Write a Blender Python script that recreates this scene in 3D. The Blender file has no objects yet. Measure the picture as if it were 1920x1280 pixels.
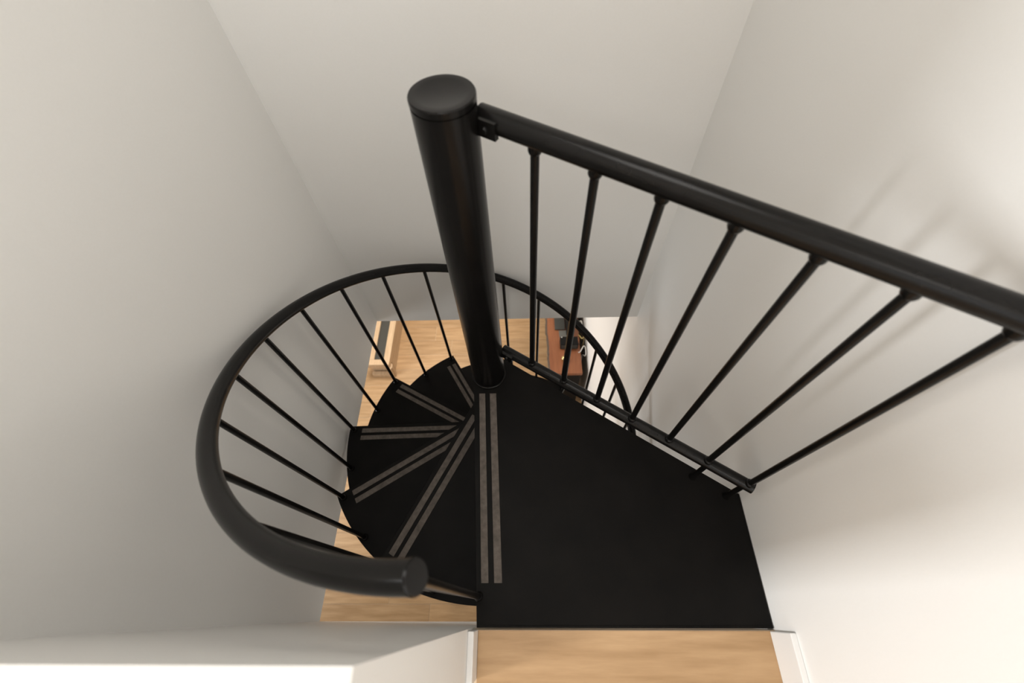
import bpy, bmesh, math, random
from mathutils import Vector, Matrix
random.seed(7)
C = bpy.context.scene.collection
SC = bpy.context.scene
PI = math.pi

# ---------------------------------------------------------------- camera
cam = bpy.data.cameras.new('camera')
cam.sensor_width = 36.0
cam.lens = 829.76 / 1920 * 36
cam.clip_start = 0.02
cam.dof.use_dof = True
cam.dof.focus_distance = 1.45
cam.dof.aperture_fstop = 2.6
co = bpy.data.objects.new('camera', cam)
C.objects.link(co)
YAW, PITCH, ROLL = 0.0547, 1.0255, -0.0629
co.matrix_world = (Matrix.Translation((0, 0, 1.3803)) @ Matrix.Rotation(YAW, 4, 'Z')
                   @ Matrix.Rotation(PI / 2 - PITCH, 4, 'X') @ Matrix.Rotation(ROLL, 4, 'Z'))
SC.camera = co

# ---------------------------------------------------------------- world, exposure, light
w = bpy.data.worlds.new('world'); SC.world = w; w.use_nodes = True
w.node_tree.nodes['Background'].inputs[0].default_value = (0.75, 0.85, 1.0, 1)
w.node_tree.nodes['Background'].inputs[1].default_value = 0.6
SC.view_settings.view_transform = 'Standard'
SC.view_settings.look = 'None'
SC.view_settings.gamma = 1.0
SC.view_settings.use_curve_mapping = False
SC.view_settings.exposure = 0.22

def area(name, loc, target, sx, sy, power, col, spread=180):
    l = bpy.data.lights.new(name, 'AREA'); l.shape = 'RECTANGLE'; l.size = sx; l.size_y = sy
    l.energy = power; l.color = col; l.spread = math.radians(spread)
    o = bpy.data.objects.new(name, l); C.objects.link(o); o.location = loc
    o.rotation_euler = (Vector(target) - Vector(loc)).to_track_quat('-Z', 'Y').to_euler()
    return o
# daylight through the two windows of the upper hall
area('window_light_west', (-3.07, -1.03, 1.15), (0, -1.03, 1.15), 0.42, 1.9, 72, (0.98, 0.99, 1.0))
area('window_light_south', (-0.2, -3.28, 1.5), (-0.2, 0, 1.5), 1.6, 1.3, 10, (1.0, 0.985, 0.95))
# fill lamp added over the stairwell, then the ceiling lamp of the hall
area('added_fill_light_stairwell', (-0.2, 0.45, 2.555), (-0.2, 0.45, 0), 0.7, 0.7, 8.5, (1.0, 0.97, 0.93))
area('ceiling_lamp_light_hall', (-0.2, -2.3, 2.555), (-0.2, -2.3, 0), 0.5, 0.5, 11, (1.0, 0.97, 0.93))
# unseen ceiling lamp and window, added to light the lower room
area('added_lamp_light_lower', (-1.25, 2.7, -0.735), (-1.25, 2.7, -3), 0.6, 0.6, 46, (1.0, 0.94, 0.85))
area('added_window_light_lower', (-3.19, 1.0, -1.9), (0, 1.0, -2.2), 1.6, 1.3, 44, (0.95, 0.98, 1.0))

# ---------------------------------------------------------------- materials
def mat(name, col, rough=0.5, metal=0.0):
    m = bpy.data.materials.new(name); m.use_nodes = True
    b = m.node_tree.nodes['Principled BSDF']
    b.inputs['Base Color'].default_value = (*col, 1)
    b.inputs['Roughness'].default_value = rough
    b.inputs['Metallic'].default_value = metal
    return m
def nd(m, t, **kw):
    n = m.node_tree.nodes.new(t)
    for k, v in kw.items():
        n.inputs[k.replace('_', ' ')].default_value = v
    return n
def grain(m, c1, c2, scale, stretch=(1, 1, 1), bump=0.0, dist=0.002, detail=4, lo=0.3, hi=0.7, world_rand=False, rough=None):
    nt = m.node_tree; b = nt.nodes['Principled BSDF']
    tc = nd(m, 'ShaderNodeTexCoord'); mp = nd(m, 'ShaderNodeMapping'); mp.inputs['Scale'].default_value = stretch
    nt.links.new(tc.outputs['Object'], mp.inputs['Vector'])
    if world_rand:
        oi = nd(m, 'ShaderNodeObjectInfo'); mu = nd(m, 'ShaderNodeVectorMath'); mu.operation = 'SCALE'
        mu.inputs['Scale'].default_value = 37.0
        cb = nd(m, 'ShaderNodeCombineXYZ'); nt.links.new(oi.outputs['Random'], cb.inputs[0]); nt.links.new(oi.outputs['Random'], cb.inputs[1])
        nt.links.new(cb.outputs[0], mu.inputs[0]); nt.links.new(mu.outputs[0], mp.inputs['Location'])
    nz = nd(m, 'ShaderNodeTexNoise', Scale=scale, Detail=detail, Roughness=0.6)
    nt.links.new(mp.outputs[0], nz.inputs['Vector'])
    cr = nd(m, 'ShaderNodeValToRGB'); e = cr.color_ramp.elements
    e[0].position, e[1].position = lo, hi; e[0].color = (*c1, 1); e[1].color = (*c2, 1)
    nt.links.new(nz.outputs['Fac'], cr.inputs[0])
    out = cr.outputs[0]
    if world_rand:
        hv = nd(m, 'ShaderNodeHueSaturation'); mr = nd(m, 'ShaderNodeMapRange')
        mr.inputs['To Min'].default_value = 0.9; mr.inputs['To Max'].default_value = 1.08
        nt.links.new(oi.outputs['Random'], mr.inputs['Value']); nt.links.new(mr.outputs[0], hv.inputs['Value'])
        nt.links.new(out, hv.inputs['Color']); out = hv.outputs[0]
    nt.links.new(out, b.inputs['Base Color'])
    if bump:
        bp = nd(m, 'ShaderNodeBump', Strength=bump, Distance=dist)
        nt.links.new(nz.outputs['Fac'], bp.inputs['Height']); nt.links.new(bp.outputs[0], b.inputs['Normal'])
    return m
M_wall = grain(mat('wall_paint', (0.8, 0.78, 0.75), 0.55), (0.86, 0.85, 0.824), (0.875, 0.865, 0.84), 220, bump=0.05, dist=0.0006)
M_white = mat('white_trim_paint', (0.82, 0.81, 0.79), 0.35)
M_ceil = mat('ceiling_paint', (0.82, 0.8, 0.77), 0.8)
M_black = grain(mat('black_powder_coat', (0.006, 0.0055, 0.005), 0.27), (0.004, 0.0037, 0.0034), (0.007, 0.0064, 0.006), 14, bump=0.0)
M_plate = grain(mat('black_steel_plate', (0.012, 0.011, 0.01), 0.5), (0.004, 0.0037, 0.0034), (0.007, 0.0062, 0.0056), 9, bump=0.02, dist=0.001)
for m_, sp in ((M_black, 0.2), (M_plate, 0.08)):
    m_.node_tree.nodes['Principled BSDF'].inputs['Specular IOR Level'].default_value = sp
M_strip = grain(mat('anti_slip_strip', (0.07, 0.06, 0.05), 0.85), (0.062, 0.051, 0.043), (0.135, 0.112, 0.094), 45, detail=8, bump=0.25, dist=0.001)
M_oak = grain(mat('oak_plank', (0.5, 0.34, 0.2), 0.42), (0.35, 0.205, 0.092), (0.51, 0.325, 0.17), 3.2, stretch=(0.9, 9, 4), detail=7, lo=0.3, hi=0.68, world_rand=True)
M_grout = mat('plank_joint', (0.66, 0.53, 0.38), 0.7)
M_pale = grain(mat('pale_oak', (0.6, 0.44, 0.28), 0.45), (0.46, 0.31, 0.18), (0.60, 0.43, 0.27), 4, stretch=(14, 1.2, 8), detail=6)
M_insert = mat('dark_grey_panel', (0.05, 0.047, 0.039), 0.85)
M_red = grain(mat('reddish_wood', (0.32, 0.13, 0.06), 0.42), (0.20, 0.066, 0.026), (0.32, 0.118, 0.05), 4, stretch=(9, 0.8, 6), detail=7, lo=0.28)
M_bark = grain(mat('live_edge_bark', (0.07, 0.045, 0.03), 0.8), (0.035, 0.025, 0.018), (0.11, 0.075, 0.05), 30, bump=0.4, dist=0.004)
M_device = mat('black_plastic', (0.006, 0.006, 0.006), 0.6)
M_grey = mat('dark_grey_plastic', (0.045, 0.045, 0.04), 0.75)
M_device.node_tree.nodes['Principled BSDF'].inputs['Specular IOR Level'].default_value = 0.15
M_pad = mat('grey_pad', (0.13, 0.13, 0.12), 0.7)
M_brass = mat('brass', (0.62, 0.46, 0.22), 0.28, 1.0)
M_cw = mat('white_cable', (0.7, 0.68, 0.64), 0.4)
M_cy = mat('yellow_cable', (0.55, 0.42, 0.16), 0.4)
M_cb = mat('brown_cable', (0.12, 0.06, 0.04), 0.4)
M_lampglow = mat('lamp_diffuser', (0.9, 0.88, 0.82), 0.6)
M_glass = mat('window_glass', (0.9, 0.95, 1.0), 0.02)
M_glass.node_tree.nodes['Principled BSDF'].inputs['Transmission Weight'].default_value = 1.0

# ---------------------------------------------------------------- helpers
def link(name, bm, m, parent=None, loc=None, smooth=False):
    me = bpy.data.meshes.new(name); bmesh.ops.recalc_face_normals(bm, faces=bm.faces[:])
    bm.to_mesh(me); bm.free()
    if smooth:
        for p in me.polygons: p.use_smooth = True
    me.materials.append(m)
    o = bpy.data.objects.new(name, me); C.objects.link(o)
    if parent: o.parent = parent
    if loc: o.location = loc
    return o
def inst(src, parent, loc=(0, 0, 0), rz=0.0, name=None):
    o = src.copy(); C.objects.link(o); o.parent = parent; o.location = loc; o.rotation_euler = (0, 0, rz)
    return o
def box(bm, a, b):
    x0, y0, z0 = a; x1, y1, z1 = b
    v = [bm.verts.new(p) for p in ((x0, y0, z0), (x1, y0, z0), (x1, y1, z0), (x0, y1, z0), (x0, y0, z1), (x1, y0, z1), (x1, y1, z1), (x0, y1, z1))]
    for f in ((3, 2, 1, 0), (4, 5, 6, 7), (0, 1, 5, 4), (1, 2, 6, 5), (2, 3, 7, 6), (3, 0, 4, 7)):
        bm.faces.new([v[i] for i in f])
def boxes(*bs, bevel=0.0):
    bm = bmesh.new()
    for a, b in bs: box(bm, a, b)
    if bevel: bmesh.ops.bevel(bm, geom=bm.edges[:], offset=bevel, segments=2, affect='EDGES', profile=0.5)
    return bm
def prism(pts, z0, z1, bevel=0.0):
    bm = bmesh.new()
    lo = [bm.verts.new((x, y, z0)) for x, y in pts]; hi = [bm.verts.new((x, y, z1)) for x, y in pts]
    n = len(pts)
    bm.faces.new(lo[::-1]); top = bm.faces.new(hi)
    for i in range(n): bm.faces.new((lo[i], lo[(i + 1) % n], hi[(i + 1) % n], hi[i]))
    if bevel: bmesh.ops.bevel(bm, geom=list(top.edges), offset=bevel, segments=2, affect='EDGES', profile=0.5)
    return bm
def lathe(prof, n=32, bm=None, at=(0, 0, 0)):
    bm = bm or bmesh.new(); rings = []
    for r, z in prof:
        if r < 1e-6: rings.append([bm.verts.new((at[0], at[1], at[2] + z))])
        else: rings.append([bm.verts.new((at[0] + r * math.cos(2 * PI * i / n), at[1] + r * math.sin(2 * PI * i / n), at[2] + z)) for i in range(n)])
    for a, b in zip(rings, rings[1:]):
        for i in range(n):
            j = (i + 1) % n
            if len(a) == 1: bm.faces.new((a[0], b[i], b[j]))
            elif len(b) == 1: bm.faces.new((a[i], a[j], b[0]))
            else: bm.faces.new((a[i], a[j], b[j], b[i]))
    return bm
def tube(pts, r, n=16, bm=None, caps=True, round_end=0.0):
    bm = bm or bmesh.new(); P = [Vector(p) for p in pts]; rings = []; ref = Vector((0, 0, 1))
    for i, p in enumerate(P):
        t = (P[min(i + 1, len(P) - 1)] - P[max(i - 1, 0)]).normalized()
        if i == 0 and abs(t.z) > 0.9: ref = Vector((1, 0, 0))
        u = t.cross(ref).normalized(); v = u.cross(t).normalized(); ref = v if abs(t.z) > 0.9 or abs(ref.z) < 0.99 else ref
        rr = r[i] if isinstance(r, (list, tuple)) else r
        rings.append([bm.verts.new(p + (u * math.cos(2 * PI * k / n) + v * math.sin(2 * PI * k / n)) * rr) for k in range(n)])
    for a, b in zip(rings, rings[1:]):
        for k in range(n): bm.faces.new((a[k], a[(k + 1) % n], b[(k + 1) % n], b[k]))
    if caps: bm.faces.new(rings[0][::-1]); bm.faces.new(rings[-1])
    return bm
def auto_smooth(o, ang=40):
    me = o.data
    for p in me.polygons: p.use_smooth = True
    me.set_sharp_from_angle(angle=math.radians(ang))
    return o
def struct(name, bm, m, label, parent=None):
    o = link(name, bm, m, parent)
    if not parent:
        o['kind'] = 'structure'; o['label'] = label
    return o
def thing(name, label, cat, loc, rz=0, group=None):
    o = bpy.data.objects.new(name, None); C.objects.link(o); o.location = loc; o.rotation_euler = (0, 0, rz)
    o.empty_display_size = 0.1; o['label'] = label; o['category'] = cat
    if group: o['group'] = group
    return o
def tag(o, label, cat, group=None):
    o['label'] = label; o['category'] = cat
    if group: o['group'] = group
    return o

# ---------------------------------------------------------------- dimensions (metres, landing top at z = 0)
XR = 0.632          # right wall
XL = -0.838         # left wall of the stairwell
YB = 1.403          # back wall of the stairwell
YF = -0.041         # stairwell side of the half wall and edge of the landing
ZC = -0.689         # ceiling of the lower room
ZF = -3.26          # floor of the lower room
ZT = 2.6            # ceiling of the hall
PX, PY = -0.1258, 0.7032
XJ = -0.149         # end of the half wall
T = 0.12

# ---------------------------------------------------------------- setting
struct('wall_right', boxes(((XR, -3.3, ZF), (XR + T, 4.5, ZT))), M_wall, 'white painted wall running beside the landing down both floors')
struct('wall_back', boxes(((XL - T, YB, ZC), (XR, YB + T, ZT))), M_wall, 'white painted stairwell wall above the opening to the lower room')
struct('wall_left', boxes(((XL - T, YF, ZC), (XL, YB, ZT))), M_wall, 'white painted stairwell wall beside the curved handrail')
struct('wall_front', boxes(((XL - T, -0.146, ZC), (XJ, YF, 0.923))), M_wall, 'low white half wall ending at the landing')
struct('wall_hall_west', boxes(((-3.2, -3.3, 0), (-3.08, -1.3, ZT)), ((-3.2, -0.76, 0), (-3.08, YB + T, ZT)), ((-3.2, -1.3, 0), (-3.08, -0.76, 0.15)), ((-3.2, -1.3, 2.15), (-3.08, -0.76, ZT))), M_wall, 'white hall wall with a window')
struct('wall_hall_south', boxes(((-3.2, -3.42, 0), (-1.1, -3.3, ZT)), ((0.6, -3.42, 0), (XR + T, -3.3, ZT)), ((-1.1, -3.42, 0), (0.6, -3.3, 0.75)), ((-1.1, -3.42, 2.2), (0.6, -3.3, ZT))), M_wall, 'white hall wall behind the landing')
struct('wall_hall_north', boxes(((-3.08, YB, 0), (XL - T, YB + T, ZT))), M_wall, 'white hall wall beside the stairwell')
struct('ceiling_upper', boxes(((-3.2, -3.42, ZT), (XR + T, YB + T, ZT + 0.1))), M_ceil, 'white ceiling over the hall')
# upper floor: slab and planks
fu = struct('floor_upper', boxes(((-3.2, -3.42, ZC), (XL - T, YB + T, -0.003)), ((XL - T, -3.42, ZC), (XJ, -0.146, -0.003)), ((XJ, -3.42, ZC), (XR, YF - 0.004, -0.003))), M_grout, 'pale oak plank floor of the upper hall')
def plank_mesh(L, Wd, th=0.003):
    return boxes(((0, 0, -th), (L, Wd, 0)), bevel=0.0006)
def planks(parent, x0, x1, ys, z, L, Wd, off0, skip=None):
    proto = {}
    for r, y in enumerate(ys):
        off = off0(r); x = x0 - off
        while x < x1 - 0.01:
            a, b = max(x, x0), min(x + L, x1)
            if b - a > 0.03 and not (skip and skip(a, b, y, y + Wd)):
                key = (round(b - a, 3), round(Wd, 3))
                if key not in proto:
                    o = link('plank', plank_mesh(b - a - 0.003, Wd - 0.003), M_oak, parent); proto[key] = o
                else:
                    o = inst(proto[key], parent)
                o.location = (a + 0.0015, y + 0.0015, z)
            x += L
planks(fu, XJ + 0.014, XR, [YF - 0.004 - 0.19], 0, 1.4, 0.19, lambda r: 0.45)
planks(fu, -3.08, XR, [YF - 0.004 - 0.19 - 0.2 * (r + 1) for r in range(8)], 0, 1.2, 0.2, lambda r: (r * 0.43) % 1.2)
# skirting boards
struct('baseboard_right', boxes(((XR - 0.014, -3.3, 0), (XR, YF - 0.006, 0.104)), bevel=0.002), M_white, 'white skirting board along the right wall of the hall')
struct('baseboard_half_wall', boxes(((XJ, -0.150, 0), (XJ + 0.015, YF - 0.004, 0.104)), bevel=0.002), M_white, 'white skirting board on the end of the half wall')
# lower room
struct('ceiling_lower', boxes(((-3.2, -2.0, ZC), (XL - T, 4.5, ZC + 0.03)), ((XL - T, YB + T, ZC), (XR, 4.5, ZC + 0.03)), ((XL - T, -2.0, ZC - 0.02), (XR, -0.146, ZC - 0.001))), M_ceil, 'white ceiling of the lower room')
struct('wall_lower_west', boxes(((-3.32, -2.0, ZF), (-3.2, 0.1, ZC)), ((-3.32, 1.9, ZF), (-3.2, 4.5, ZC)), ((-3.32, 0.1, ZF), (-3.2, 1.9, ZF + 0.7)), ((-3.32, 0.1, ZF + 2.05), (-3.2, 1.9, ZC))), M_wall, 'white wall of the lower room')
struct('wall_lower_north', boxes(((-3.2, 4.38, ZF), (XR, 4.5, ZC))), M_wall, 'white far wall of the lower room')
struct('wall_lower_south', boxes(((-3.2, -2.12, ZF), (XR + T, -2.0, ZC))), M_wall, 'white end wall of the lower room')
fl = struct('floor_lower', boxes(((-3.32, -2.12, ZF - 0.15), (XR + T, 4.5, ZF - 0.003))), M_grout, 'pale oak plank floor of the lower room')
NR = 24
planks(fl, -3.2, XR, [0.042 + 0.2 * (r - 5) for r in range(NR)], ZF, 1.2, 0.2,
       lambda r: (-3.2 - (-1.272 if (r - 5) % 2 == 0 else -0.894) - (0.17 * (r % 3) if r > 6 else 0)) % 1.2)

# ---------------------------------------------------------------- spiral staircase
RISE, DTH, RB, RT = 0.1917, -0.5312, 0.673, 0.695
TH0 = -1.5635
NT = 16
stair = thing('spiral_staircase', 'black steel spiral staircase with landing, curved handrail and straight railing', 'staircase', (PX, PY, ZF))
Z0 = -ZF           # landing height in the staircase's own frame
# pole
pole = link('center_pole', lathe([(0.055, 0), (0.055, Z0 + 0.972)], 48), M_black, stair); auto_smooth(pole)
cap = link('pole_cap', lathe([(0.0535, 0), (0.0535, 0.003), (0.0555, 0.004), (0.0555, 0.0125), (0.054, 0.015), (0.043, 0.0152), (0.041, 0.0144), (0.0, 0.0138)], 48), M_black, pole, (0, 0, Z0 + 0.972)); auto_smooth(cap, 25)
col = link('weld_collar', lathe([(0.055, 0), (0.0585, 0.0), (0.0585, 0.008), (0.055, 0.010)], 48), M_black, pole, (0, 0, Z0)); auto_smooth(col)

# nosing line in the landing's frame, relative to the pole axis
NA, NB = Vector((-0.0545, 0.02)), Vector((-0.0150, -0.6950))
def nose_x(y): return NA.x + (NB.x - NA.x) * (y - NA.y) / (NB.y - NA.y)
# landing plate
lp = [(nose_x(YF - PY), YF - PY), (NA.x, NA.y), (-0.050, 0.065), (-0.03, 0.09), (0.0, 0.094), (XR - PX - 0.002, -0.409), (XR - PX - 0.002, YF - PY)]
landing = link('landing_plate', prism(lp, -0.045, 0.0, 0.0015), M_plate, stair, (0, 0, Z0))
lip = link('edge_lip', boxes(((nose_x(YF - PY) + 0.002, YF - PY, 0.0), (XR - PX - 0.004, YF - PY + 0.004, 0.003))), M_plate, landing)
for n in ((0.018, 0.038), (0.054, 0.0755)):
    a, b = -0.0735, -0.641
    p = [(nose_x(a) + n[0], a), (nose_x(b) + n[0] - 0.004, b), (nose_x(b) + n[1] - 0.004, b), (nose_x(a) + n[1], a)]
    link('grip_strip', prism(p, 0.0, 0.0015), M_strip, landing)
# treads
arc0 = math.atan2(NB.y, NB.x)
tp = [(NA.x, NA.y), (NB.x, NB.y)]
a_end = TH0 - DTH + 0.03
for i in range(1, 15):
    a = arc0 + (a_end - arc0) * i / 14
    tp.append((RT * math.cos(a), RT * math.sin(a)))
tp += [(0.056 * math.cos(a_end), 0.056 * math.sin(a_end)), (0.056 * math.cos(a_end + 1.2), 0.056 * math.sin(a_end + 1.2))]
tread0 = None
for k in range(1, NT + 1):
    rz = k * DTH
    if tread0 is None:
        tread0 = link('tread', prism(tp, -0.04, 0.0, 0.0015), M_plate, stair); t = tread0
        strips = []
        for n in ((0.018, 0.038), (0.052, 0.072)):
            a, b = -0.10, -0.637
            p = [(nose_x(a) + n[0], a), (nose_x(b) + n[0] - 0.004, b), (nose_x(b) + n[1] - 0.004, b), (nose_x(a) + n[1], a)]
            strips.append(link('grip_strip', prism(p, 0.0, 0.0015), M_strip, t))
    else:
        t = inst(tread0, stair)
        for s in strips: inst(s, t)
    t.location = (0, 0, Z0 - k * RISE); t.rotation_euler = (0, 0, rz)
# handrail helix
HZ = 0.818 + 0.02 + 0.004
def rail_pt(j): 
    th = TH0 + j * DTH / 2
    return (RB * math.cos(th), RB * math.sin(th), Z0 + HZ - j * RISE / 2)
J1 = 2 * NT
js = [0.03 + i * (J1 + 0.15) / 260 for i in range(261)]
hr = link('handrail', tube([rail_pt(j) for j in js], 0.0195, 20), M_black, stair); auto_smooth(hr)
p0, p1 = Vector(rail_pt(js[0])), Vector(rail_pt(js[1]))
t = (p0 - p1).normalized()
ec = link('end_cap', tube([p0, p0 + t * 0.004, p0 + t * 0.0065], [0.0202, 0.0202, 0.0185], 24), M_black, hr); auto_smooth(ec, 30)
# balusters of the curved side
def baluster(h, r=0.008):
    return lathe([(r, -0.004), (r, h)], 14)
def collar_bm(r=0.008):
    return lathe([(r, -0.004), (r + 0.0045, -0.004), (r + 0.0045, 0.004), (r + 0.002, 0.009), (r, 0.011)], 16)
even = odd = None; pc = None
for j in range(0, J1 + 1):
    k = (j + 1) // 2
    th = TH0 + (j if j else 0.08) * DTH / 2
    base = Z0 - k * RISE
    h = (Z0 + HZ - 0.016 - j * RISE / 2) - base
    key = even if j % 2 == 0 else odd
    if key is None:
        b = link('baluster', baluster(h), M_black, stair); auto_smooth(b)
        if pc is None:
            pc = link('collar', collar_bm(), M_black, b); auto_smooth(pc)
        else: inst(pc, b)
        if j % 2 == 0: even = b
        else: odd = b
    else:
        b = inst(key, stair); inst(pc, b)
    b.location = (RB * math.cos(th), RB * math.sin(th), base)
# straight railing on the landing
PHI = -0.5798
u = Vector((math.cos(PHI), math.sin(PHI))); nrm = Vector((-u.y, u.x)); ro = nrm * 0.0431
ZB, ZTR = 0.148, 0.938
def rp(s, z): q = ro + u * s; return (q.x, q.y, Z0 + z)
tr = link('top_rail', tube([rp(0.040, ZTR), rp(0.90, ZTR)], 0.0205, 24), M_black, stair); auto_smooth(tr)
br = link('bottom_rail', tube([rp(0.040, ZB), rp(0.843, ZB)], 0.0165, 24), M_black, stair); auto_smooth(br)
fb = None
for i in range(7):
    s = 0.1492 + i * 0.1131
    if fb is None:
        fb = link('baluster', lathe([(0.008, 0.0), (0.008, ZTR - ZB - 0.016)], 14), M_black, stair); auto_smooth(fb); b = fb
        c1 = link('collar', lathe([(0.008, 0.012), (0.0122, 0.013), (0.0122, 0.0185), (0.0105, 0.022), (0.008, 0.0235)], 16), M_black, b); auto_smooth(c1)
        H = ZTR - ZB
        c2 = link('collar', lathe([(0.008, H - 0.034), (0.0105, H - 0.032), (0.0125, H - 0.027), (0.0125, H - 0.014)], 16), M_black, b); auto_smooth(c2)
    else:
        b = inst(fb, stair); inst(c1, b); inst(c2, b)
    b.location = rp(s, ZB)
# brackets that hold the rails to the pole
def bracket(parent, z, rr):
    f = bmesh.new()
    q = Matrix(((u.x, nrm.x, 0, 0), (u.y, nrm.y, 0, 0), (0, 0, 1, Z0 + z), (0, 0, 0, 1)))
    box(f, (0.046, 0.0431 - rr - 0.004, -rr * 0.75), (0.086, 0.0431 - rr + 0.006, rr * 0.75))
    box(f, (0.040, 0.0431 - rr - 0.016, -rr * 0.75), (0.0455, 0.0431 - rr + 0.010, rr * 0.75))
    bmesh.ops.transform(f, matrix=q, verts=f.verts)
    o = link('bracket', f, M_black, parent)
    g = tube([q @ Vector((0.066, 0.0431 - rr - 0.010, 0)), q @ Vector((0.066, 0.0431 - rr - 0.006, 0)), q @ Vector((0.066, 0.0431 - rr, 0))], [0.005, 0.007, 0.007], 12)
    auto_smooth(link('bolt', g, M_black, parent))
bracket(tr, ZTR - 0.004, 0.0205)
bracket(br, ZB, 0.0165)
# feet between the bottom rail and the landing
for sf in (0.722, 0.826):
    q = ro * 1.05 + u * sf
    f = lathe([(0.0115, 0.0), (0.0115, 0.003), (0.0095, 0.008), (0.0075, 0.012), (0.0075, ZB - 0.008)], 16)
    auto_smooth(link('rail_foot', f, M_black, br, (q.x, q.y, Z0)))

# ---------------------------------------------------------------- low bench in the lower room
bh = 0.28; bx1, bx0, by0, by1 = -1.535, -1.79, 2.362, 3.75
bench = thing('low_bench', 'low pale oak bench frame with a dark grey inset top', 'bench', ((bx0 + bx1) / 2, (by0 + by1) / 2, ZF))
def bl(a): return (a[0] - (bx0 + bx1) / 2, a[1] - (by0 + by1) / 2, a[2])
def bbx(*bs, bevel=0.003): return boxes(*[(bl(a), bl(b)) for a, b in bs], bevel=bevel)
link('top_rail', bbx(((bx1 - 0.07, by0, bh - 0.07), (bx1, by1, bh))), M_pale, bench)
link('top_rail', bbx(((bx0, by0 + 0.07, bh - 0.07), (bx0 + 0.075, by1 - 0.07, bh))), M_pale, bench)
link('end_rail', bbx(((bx0, by0, bh - 0.07), (bx1 - 0.0705, by0 + 0.0695, bh))), M_pale, bench)
link('end_rail', bbx(((bx0, by1 - 0.0695, bh - 0.07), (bx1 - 0.0705, by1, bh))), M_pale, bench)
link('inset_top', bbx(((bx0 + 0.0755, by0 + 0.07, bh - 0.03), (bx1 - 0.0705, by1 - 0.07, bh - 0.012)), bevel=0), M_insert, bench)
link('side_panel', bbx(((bx1 - 0.022, by0 + 0.08, 0.0), (bx1 - 0.004, by1 - 0.08, bh - 0.07))), M_pale, bench)
link('side_panel', bbx(((bx0 + 0.004, by0 + 0.08, 0.0), (bx0 + 0.022, by1 - 0.08, bh - 0.07))), M_pale, bench)
link('apron', bbx(((bx0 + 0.004, by0 + 0.045, 0.0), (bx1 - 0.0385, by0 + 0.065, bh - 0.07))), M_pale, bench)
link('bottom_rail', bbx(((bx0 + 0.004, by0 - 0.012, 0.0), (bx1 - 0.0385, by0 + 0.03, 0.07))), M_pale, bench)
for (xa, ya) in ((bx1, by0), (bx0, by0), (bx1, by1), (bx0, by1)):
    sx = 1 if xa == bx1 else -1; sy = -1 if ya == by0 else 1
    cx, cy = xa - sx * 0.01, ya - sy * 0.02
    if sx > 0:
        pp = [(-0.028, -0.036), (0.012, -0.036), (0.028, -0.02), (0.028, 0.02), (0.012, 0.036), (-0.028, 0.036)]
        pp = [bl((cx + p[0], cy - sy * p[1], 0))[:2] for p in pp]
        link('leg', prism(pp, 0.0, bh - 0.0705, 0.002), M_pale, bench)
    else:
        cx = bx0 + 0.048; cy = ya - sy * 0.095
        link('leg', bbx(((cx - 0.025, cy - 0.025, 0), (cx + 0.025, cy + 0.025, bh - 0.0705))), M_pale, bench)

# ---------------------------------------------------------------- desk against the right wall
dz = 0.74; dx0, dx1, dy0, dy1 = 0.228, 0.560, 1.985, 3.25
desk = thing('desk', 'narrow reddish wood desk with a dark live edge against the wall', 'desk', (0.40, (dy0 + dy1) / 2, ZF))
def dl(x, y, z): return (x - 0.40, y - (dy0 + dy1) / 2, z)
rnd = random.Random(3)
ys = [dy0 + (dy1 - dy0) * i / 40 for i in range(41)]
edge = [0.024 * (1 - (y - dy0) / (dy1 - dy0)) + 0.004 * math.sin(y * 17) + rnd.uniform(-.002, .002) for y in ys]
bm = bmesh.new()
pts = [(dx0 + e - 0.4, y - (dy0 + dy1) / 2) for e, y in zip(edge, ys)] + [(dx1 - 0.4, dy1 - (dy0 + dy1) / 2), (dx1 + 0.004 - 0.4, dy0 - (dy0 + dy1) / 2)]
link('desk_top', prism(pts, dz - 0.042, dz, 0.0015), M_red, desk)
bm = bmesh.new(); rows = []
for e, y in zip(edge, ys):
    yy = y - (dy0 + dy1) / 2; x = dx0 + e - 0.4; d_ = 0.018 + rnd.uniform(-.004, .004)
    rows.append([bm.verts.new(p) for p in ((x + 0.001, yy, dz - 0.001), (x - d_ * 0.6, yy, dz - 0.008), (x - d_, yy, dz - 0.022), (x - d_ * 0.7, yy, dz - 0.036), (x + 0.001, yy, dz - 0.043))])
for a, b in zip(rows, rows[1:]):
    for i in range(5): bm.faces.new((a[i], a[(i + 1) % 5], b[(i + 1) % 5], b[i]))
bm.faces.new(rows[0]); bm.faces.new(rows[-1][::-1])
link('live_edge', bm, M_bark, desk)
for y in (dy0 + 0.012, dy1 - 0.052):
    link('leg_panel', boxes((dl(dx0 + 0.05, y, 0), dl(dx1 - 0.005, y + 0.04, dz - 0.0425)), bevel=0.003), M_device, desk)
link('light_block_panel', boxes((dl(dx1 - 0.018, dy0 + 0.0525, 0.02), dl(dx1 - 0.004, dy1 - 0.0525, dz - 0.0425))), M_device, desk)  # unseen panel, added to keep light off the wall under the desk
link('crossbar', boxes((dl(dx1 - 0.05, dy0 + 0.0525, 0.3), dl(dx1 - 0.02, dy1 - 0.0525, 0.36)), bevel=0.003), M_device, desk)
ZD = ZF + dz
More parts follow.
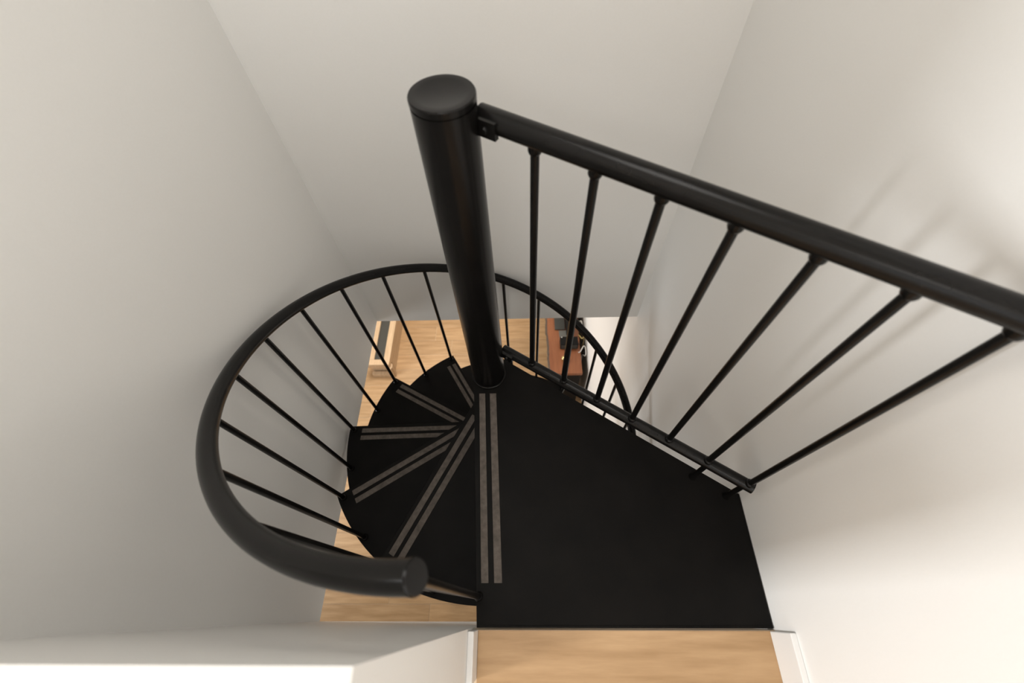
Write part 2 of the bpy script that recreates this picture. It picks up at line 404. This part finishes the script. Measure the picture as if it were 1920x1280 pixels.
# things on the desk
lt = thing('tablet', 'flat dark grey tablet lying on the reddish desk', 'tablet', (0.370, 2.615, ZD))
link('body', boxes(((-0.053, -0.122, 0.0), (0.053, 0.125, 0.010)), bevel=0.003), M_grey, lt)
link('cover', boxes(((-0.053, -0.125, 0.0105), (0.053, 0.125, 0.016)), bevel=0.003), M_grey, lt)
pd = link('mouse_pad', prism([(-0.035, 0.06), (-0.03, -0.03), (-0.02, -0.055), (0.0, -0.065), (0.045, -0.065), (0.045, 0.06)], 0, 0.004), M_pad, None, (0.392, 2.425, ZD))
tag(pd, 'small grey pad with a rounded corner on the desk beside the tablet', 'pad')
dv = thing('desktop_speaker', 'black box shaped speaker standing on the reddish desk', 'speaker', (0.447, 2.335, ZD + 0.0045))
link('cabinet', boxes(((-0.088, -0.075, 0.0), (0.09, 0.022, 0.085)), bevel=0.004), M_device, dv)
link('front_grille', boxes(((-0.080, -0.079, 0.008), (0.082, -0.0755, 0.077)), bevel=0.0015), M_grey, dv)
link('knob', lathe([(0.0, 0.006), (0.005, 0.006), (0.006, 0.0), (0.0, 0.0)][::-1], 14), M_cw, dv, (-0.072, 0.012, 0.085))
mn = thing('soundbar', 'long upright black bar standing behind the speaker on the desk', 'soundbar', (0.448, 2.68, ZD))
link('body', boxes(((-0.016, -0.26, 0.012), (0.016, 0.30, 0.13)), bevel=0.004), M_device, mn)
link('foot', boxes(((-0.02, -0.16, 0.0), (0.05, 0.20, 0.0115)), bevel=0.003), M_device, mn)
bb = thing('brass_bowl', 'small round brass pot with a lid on the desk', 'pot', (0.392, 2.135, ZD))
auto_smooth(link('body', lathe([(0.0, 0), (0.017, 0), (0.019, 0.004), (0.030, 0.02), (0.032, 0.034), (0.027, 0.046), (0.0, 0.046)], 28), M_brass, bb), 50)
auto_smooth(link('lid', lathe([(0.0, 0.0465), (0.026, 0.0465), (0.02, 0.056), (0.006, 0.061), (0.006, 0.067), (0.0, 0.069)], 28), M_brass, bb), 50)
rc = random.Random(11)
for i, (m, nm) in enumerate(((M_cw, 'thick white cable looping'), (M_cb, 'brown cable curling'), (M_cy, 'yellow cable looping'), (M_device, 'black cable hanging'), (M_cw, 'thin white cable dangling'))):
    y0 = 2.54 - 0.075 * i; pts = []
    for q in range(33):
        s = q / 32
        x = min(0.548 + 0.060 * math.sin(s * PI * 0.85) + 0.008 * math.sin(9 * s + i), 0.624)
        y = y0 + 0.032 * math.sin(s * (8 + i) + i) - 0.04 * s
        z = 0.012 + 0.05 * math.sin(min(1, s * 1.8) * PI) - (0.12 + 0.05 * (i % 3)) * max(0, s - 0.55) * 2
        pts.append((x, y - 2.3, z))
    o = link('cable', tube(pts, 0.003 if i % 2 else 0.0045, 8), m, None, (0, 2.3, ZD)); auto_smooth(o, 60)
    tag(o, nm + ' down between the desk and the wall', 'cable', 'cables behind the desk')

# ---------------------------------------------------------------- fittings outside the view: windows and lamps, some added to carry the light
def window(name, a, b, axis):
    f = 0.05; (x0, y0, z0), (x1, y1, z1) = a, b; bs = []
    if axis == 'x':
        bs = [((x0, y0, z0), (x1, y1, z0 + f)), ((x0, y0, z1 - f), (x1, y1, z1)), ((x0, y0, z0 + f), (x1, y0 + f, z1 - f)), ((x0, y1 - f, z0 + f), (x1, y1, z1 - f))]
    else:
        bs = [((x0, y0, z0), (x1, y1, z0 + f)), ((x0, y0, z1 - f), (x1, y1, z1)), ((x0, y0, z0 + f), (x0 + f, y1, z1 - f)), ((x1 - f, y0, z0 + f), (x1, y1, z1 - f))]
    return struct(name, boxes(*bs), M_white, 'white framed window')
window('window_1', (-3.17, -1.3, 0.15), (-3.11, -0.76, 2.15), 'x')
window('window_2', (-1.1, -3.39, 0.75), (0.6, -3.33, 2.2), 'y')
window('window_lower_added', (-3.29, 0.1, ZF + 0.7), (-3.23, 1.9, ZF + 2.05), 'x')  # unseen window, added as a daylight source for the lower room

for lab, lx, ly, lz, sz in (('large flat square white lamp added on the ceiling over the spiral stair as fill light', -0.2, 0.45, ZT, 0.7),  # unseen fixture added to brighten the stairwell walls
                            ('flat square white lamp on the ceiling over the upper hall', -0.2, -2.3, ZT, 0.5),
                            ('flat square white lamp added on the ceiling to light the lower room', -1.25, 2.7, ZC, 0.6)):  # unseen fixture added for the lower room's light
    lo = thing('ceiling_lamp', lab, 'lamp', (lx, ly, lz), 0, 'square ceiling lamps')
    h = sz / 2 + 0.02
    link('frame', boxes(((-h, -h, -0.05), (h, -h + 0.018, 0)), ((-h, h - 0.018, -0.05), (h, h, 0)), ((-h, -h + 0.018, -0.05), (-h + 0.018, h - 0.018, 0)), ((h - 0.018, -h + 0.018, -0.05), (h, h - 0.018, 0))), M_white, lo)
    link('diffuser', boxes(((-h + 0.019, -h + 0.019, -0.03), (h - 0.019, h - 0.019, -0.01))), M_lampglow, lo)
